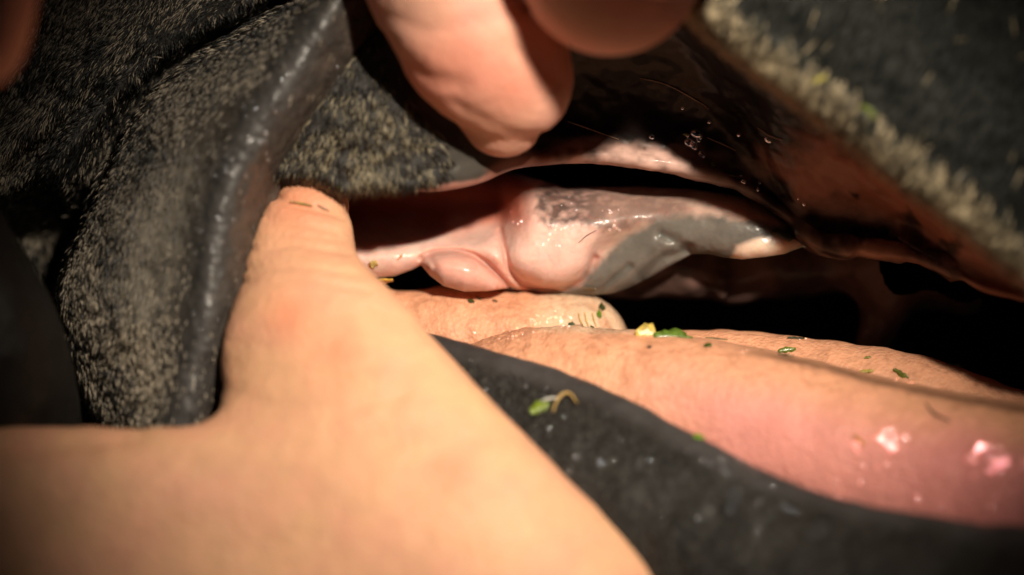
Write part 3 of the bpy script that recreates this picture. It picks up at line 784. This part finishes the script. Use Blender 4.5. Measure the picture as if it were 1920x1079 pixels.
fragment('orange-brown fibre crumb on the pink side of the tongue', 'tongue', 1612, 826, 30, 8, A(-42), (0.45, 0.22, 0.05))
fragment('dark green wad lodged at the ivory end of the gum', 'gum', 1470, 441, 52, 22, A(-10), (0.045, 0.05, 0.014), tilt=0.3)
fragment('amber crumb stuck under the gum beside the thumb', 'gum', 716, 512, 44, 30, A(14), (0.72, 0.42, 0.06), tilt=0.1, fold=0.12, shift=(0, -14, 14))
fragment('tan crumb on the gum touching the thumb', 'gum', 700, 494, 16, 16, A(70), (0.42, 0.28, 0.09))
fragment('thin orange fleck on the pale gum left of the salmon lump', 'gum', 750, 482, 16, 5, A(50), (0.5, 0.2, 0.05))
fragment('brown grit caught on the underside of the grey gum', 'gum', 1108, 540, 26, 9, A(-4), (0.14, 0.09, 0.04))
fragment('lime green speck on the speckled fold of the upper lip', 'up', 1335, 310, 9, 10, A(60), (0.26, 0.34, 0.02))
fragment('olive fleck on the speckled fold of the lip, flat', 'up', 1376, 331, 22, 6, A(6), (0.10, 0.10, 0.02))
fragment('yellow-green fleck beside glints on the dark inner lip', 'up', 1285, 252, 10, 6, A(-10), (0.2, 0.24, 0.03))
fragment('lime green clump on the dark lower lip beside straw curl', 'low', 1012, 766, 36, 24, A(30), (0.15, 0.21, 0.02), tilt=0.4)
fragment('lime green crumb near the rim of the lower lip', 'low', 1310, 822, 20, 16, A(10), (0.16, 0.32, 0.01))
fragment('yellow green crumb on the hairy raised lip edge', 'nose', 1535, 152, 30, 22, A(40), (0.34, 0.30, 0.05), tilt=0.4)
fragment('green crumb on the hairy raised lip edge below yellow one', 'nose', 1628, 210, 34, 22, A(-40), (0.16, 0.20, 0.03), tilt=0.4)
fragment('green dirt in the crease at the tip of the thumb', 'hand1', 566, 382, 46, 4.5, A(-14), (0.34, 0.27, 0.08))
fragment('brown dirt at the end of the crease on thumb tip', 'hand1', 606, 391, 24, 5, A(-24), (0.26, 0.14, 0.06))
fragment('yellow-green smear on the tip of the lifting finger', 'hand2', 1012, 268, 60, 10, A(34), (0.34, 0.26, 0.05))
fragment('green shred between thumb tip and hairy lip', 'up', 640, 352, 34, 12, A(10), (0.16, 0.17, 0.02))

def strand(name, surf, pts, r, mat, lift=2.0, parent=None):
    """thin tube following a surface"""
    Q = []
    for (x, y) in [(a[0], a[1]) for a in spline_pts(pts, 16)]:
        h_ = hit(surf, x, y)
        if h_ is not None: Q.append(h_[0] + h_[1] * lift)
    if len(Q) < 3: print('MISS strand', name); return
    Q = np.array(Q); V = []; F = []
    tn = np.gradient(Q, axis=0)
    for i, q in enumerate(Q):
        t = tn[i] / (np.linalg.norm(tn[i]) + 1e-9); a = np.cross(t, [0.1, 0.2, 1.0]); a /= np.linalg.norm(a); b = np.cross(t, a)
        rr = r * (1 - 0.6 * abs(2 * i / (len(Q) - 1) - 1))
        for k in range(6): V.append(q + rr * (a * math.cos(k * math.pi / 3) + b * math.sin(k * math.pi / 3)))
    for i in range(len(Q) - 1):
        for k in range(6): F.append([i * 6 + k, i * 6 + (k + 1) % 6, i * 6 + 6 + (k + 1) % 6, i * 6 + 6 + k])
    return make_mesh(name, np.array(V), np.array(F), mat, parent)
M_straw = material('straw', base=(0.45, 0.30, 0.10), rough=0.4, vary=((8, .3),))
M_spit = material('saliva', base=(0.85, 0.85, 0.85), rough=0.06, spec=0.6, trans=0.95, ior=1.33)
M_spitl = material('saliva string', base=(0.30, 0.19, 0.13), rough=0.3, spec=0.6, coat=0.6)
M_whisk = material('fine dark hair', base=(0.10, 0.07, 0.05), rough=0.4)
o = strand('straw_fibre', 'low', [(1038, 778), (1044, 760), (1056, 746), (1070, 744), (1084, 762)], 3.2, M_straw, 10)
if o: tag(o, 'curled straw coloured fibre on the dark lower lip', 'plant fragment', 'chewed plant fragments')
o = strand('straw_fibre', 'low', [(1016, 758), (1030, 753), (1046, 751)], 2.6, material('pale fibre', base=(0.6, 0.6, 0.55), rough=0.4), 8)
if o: tag(o, 'short whitish fibre beside the straw curl on lower lip', 'plant fragment', 'chewed plant fragments')
for x0, lb in ((1085, 'fine yellow fibre on the tongue root right beside the round dark crumb'), (1096, 'fine yellow fibre on the tongue root between two other fibres'), (1110, 'fine yellow fibre on the tongue root under the bright green speck')):
    o = strand('straw_fibre', 'tongue', [(x0, 588), (x0 + 3, 602), (x0 + 8, 614)], 1.6, M_straw, 2)
    if o: tag(o, lb, 'plant fragment', 'yellow fibres on the tongue root')
strand('loose_hair', 'gum', [(1084, 456), (1100, 442), (1118, 432)], 0.9, M_whisk, 2, horse)
strand('loose_hair', 'tongue', [(1735, 758), (1752, 778), (1782, 792)], 2.4, M_whisk, 3, horse)
for pts in ([(1064, 228), (1100, 240), (1160, 262)], [(1200, 146), (1250, 158), (1310, 190), (1330, 204)], [(1325, 258), (1350, 268), (1380, 282)], [(1420, 238), (1445, 254), (1470, 262)]):
    strand('saliva_string', 'up', pts, 1.6, M_spitl, 1.5, horse)

def drops(name, spots, mat, parent, flat=1.0):
    FACE = np.array([0.13, 0.22, 0.97])
    """low domes of saliva joined into one part"""
    V, F = [], []; b = 0
    for (surf, x, y, r) in spots:
        h_ = hit(surf, x, y)
        if h_ is None: continue
        p, n = h_
        if surf == 'up': n = n + 1.6 * FACE; n /= np.linalg.norm(n)      # lip beads turned towards lens and lamp so that they glint
        a = np.cross(n, [0.3, 1, 0.2]); a /= np.linalg.norm(a); c = np.cross(n, a); st = random.uniform(0.8, 1.5)
        th_ = random.uniform(-0.9, 0.3); a, c = a * math.cos(th_) + c * math.sin(th_), c * math.cos(th_) - a * math.sin(th_)
        rings = [(1.0, -0.1), (0.9, 0.3), (0.62, 0.55), (0.3, 0.68)]
        for (q, h) in rings:
            for k in range(10):
                t = k * math.pi / 5; V.append(p + (a * math.cos(t) * st + c * math.sin(t)) * q * r + n * h * r * flat)
        V.append(p + n * 0.72 * r * flat)
        for i in range(3):
            for k in range(10): F.append([b + i * 10 + k, b + i * 10 + (k + 1) % 10, b + i * 10 + 10 + (k + 1) % 10, b + i * 10 + 10 + k])
        for k in range(0, 10): F.append([b + 30 + k, b + 30 + (k + 1) % 10, b + 40, b + 40])
        b += 41
    Fq = [f for f in F]
    me_F = np.array(Fq)
    o = make_mesh(name, np.array(V), me_F, mat, parent); o['kind'] = 'stuff'; return o
M_drop = bpy.data.materials.new('saliva film'); M_drop.use_nodes = True
_n = M_drop.node_tree.nodes; _l = M_drop.node_tree.links
_n.remove(_n['Principled BSDF'])
_t = _n.new('ShaderNodeBsdfTransparent'); _g = _n.new('ShaderNodeBsdfGlossy'); _g.inputs['Roughness'].default_value = 0.13
_m = _n.new('ShaderNodeAddShader'); _g.inputs['Color'].default_value = (0.80, 0.86, 1.0, 1)  # strong bluish gloss added so the drops glint brightly
_l.new(_t.outputs[0], _m.inputs[0]); _l.new(_g.outputs[0], _m.inputs[1]); _l.new(_m.outputs[0], _n['Material Output'].inputs['Surface'])
M_dew = M_drop.copy(); M_dew.name = 'fine moisture'
for n_ in M_dew.node_tree.nodes:
    if n_.type == 'BSDF_GLOSSY': n_.inputs['Color'].default_value = (0.34, 0.37, 0.42, 1)
def scat(surf, pts, n, spread, r0, r1):
    out = []
    for (x, y) in pts:
        for _ in range(n): out.append((surf, x + random.gauss(0, spread), y + random.gauss(0, spread * 0.7), random.uniform(r0, r1)))
    return out
sp = [('up', 1306, 251, 9), ('up', 1292, 268, 9), ('up', 1300, 273, 8), ('up', 1316, 290, 7), ('up', 1222, 257, 5), ('up', 1280, 203, 4), ('up', 1330, 229, 5), ('up', 1385, 253, 5), ('up', 1440, 262, 6)]  # beads added where the inner lip is to show wet glints
sp += scat('up', [(1300, 262)], 3, 9, 2, 4) + scat('up', [(1400, 340), (1425, 344), (1500, 375)], 2, 8, 3, 5)
sp += scat('gum', [(1025, 425), (1045, 428), (1130, 408), (1140, 400), (1150, 425), (970, 418), (1024, 456), (1070, 385)], 4, 9, 1.5, 3.2)
sp += scat('tongue', [(1660, 822), (1680, 820), (1830, 850), (1855, 845), (1870, 875), (1900, 860), (1845, 875)], 6, 15, 3.5, 6.5) + scat('tongue', [(1590, 885), (1740, 930), (1870, 920), (1630, 850)], 4, 26, 2, 3.5)
sp += scat('tongue', [(1000, 612), (1030, 600), (1055, 602), (960, 628)], 12, 14, 1.2, 2.2)
sp += scat('tongue', [(1690, 712), (1708, 716), (1400, 655), (1500, 634)], 2, 5, 2, 4)
drops('saliva', sp, M_drop, horse)
sp = scat('low', [(1360, 855), (1285, 880), (1420, 935), (1440, 940), (1395, 930), (1100, 860), (895, 674), (1340, 950), (1270, 1000), (1150, 830), (1010, 720), (1180, 910), (1240, 940), (1500, 1000), (1560, 985), (1060, 790), (1330, 880)], 3, 30, 2.2, 4.4)
drops('droplets', sp, M_dew, lower_lip.o)
sp = scat('cheek', [(402, 480), (400, 455), (410, 420), (375, 430), (440, 300), (475, 200), (495, 283), (500, 255), (530, 140), (430, 330), (395, 560), (385, 600), (535, 205), (620, 140)], 5, 17, 1.8, 4.6)
drops('droplets', sp, M_dew, cheek.o)
sp = scat('up', [(690, 165), (680, 180), (700, 185), (812, 280), (816, 300), (815, 318), (822, 338), (600, 270), (640, 250)], 1, 3, 2.5, 3.6)
drops('droplets', sp, M_drop, upper_lip.o)
sp = scat('nose', [(1490, 107), (1515, 135), (1535, 146), (1575, 185), (1615, 190), (1612, 215), (1645, 245), (1745, 112), (1855, 345), (1800, 330), (1830, 155)], 3, 10, 3, 5)
drops('droplets', sp, M_dew, nose.o)
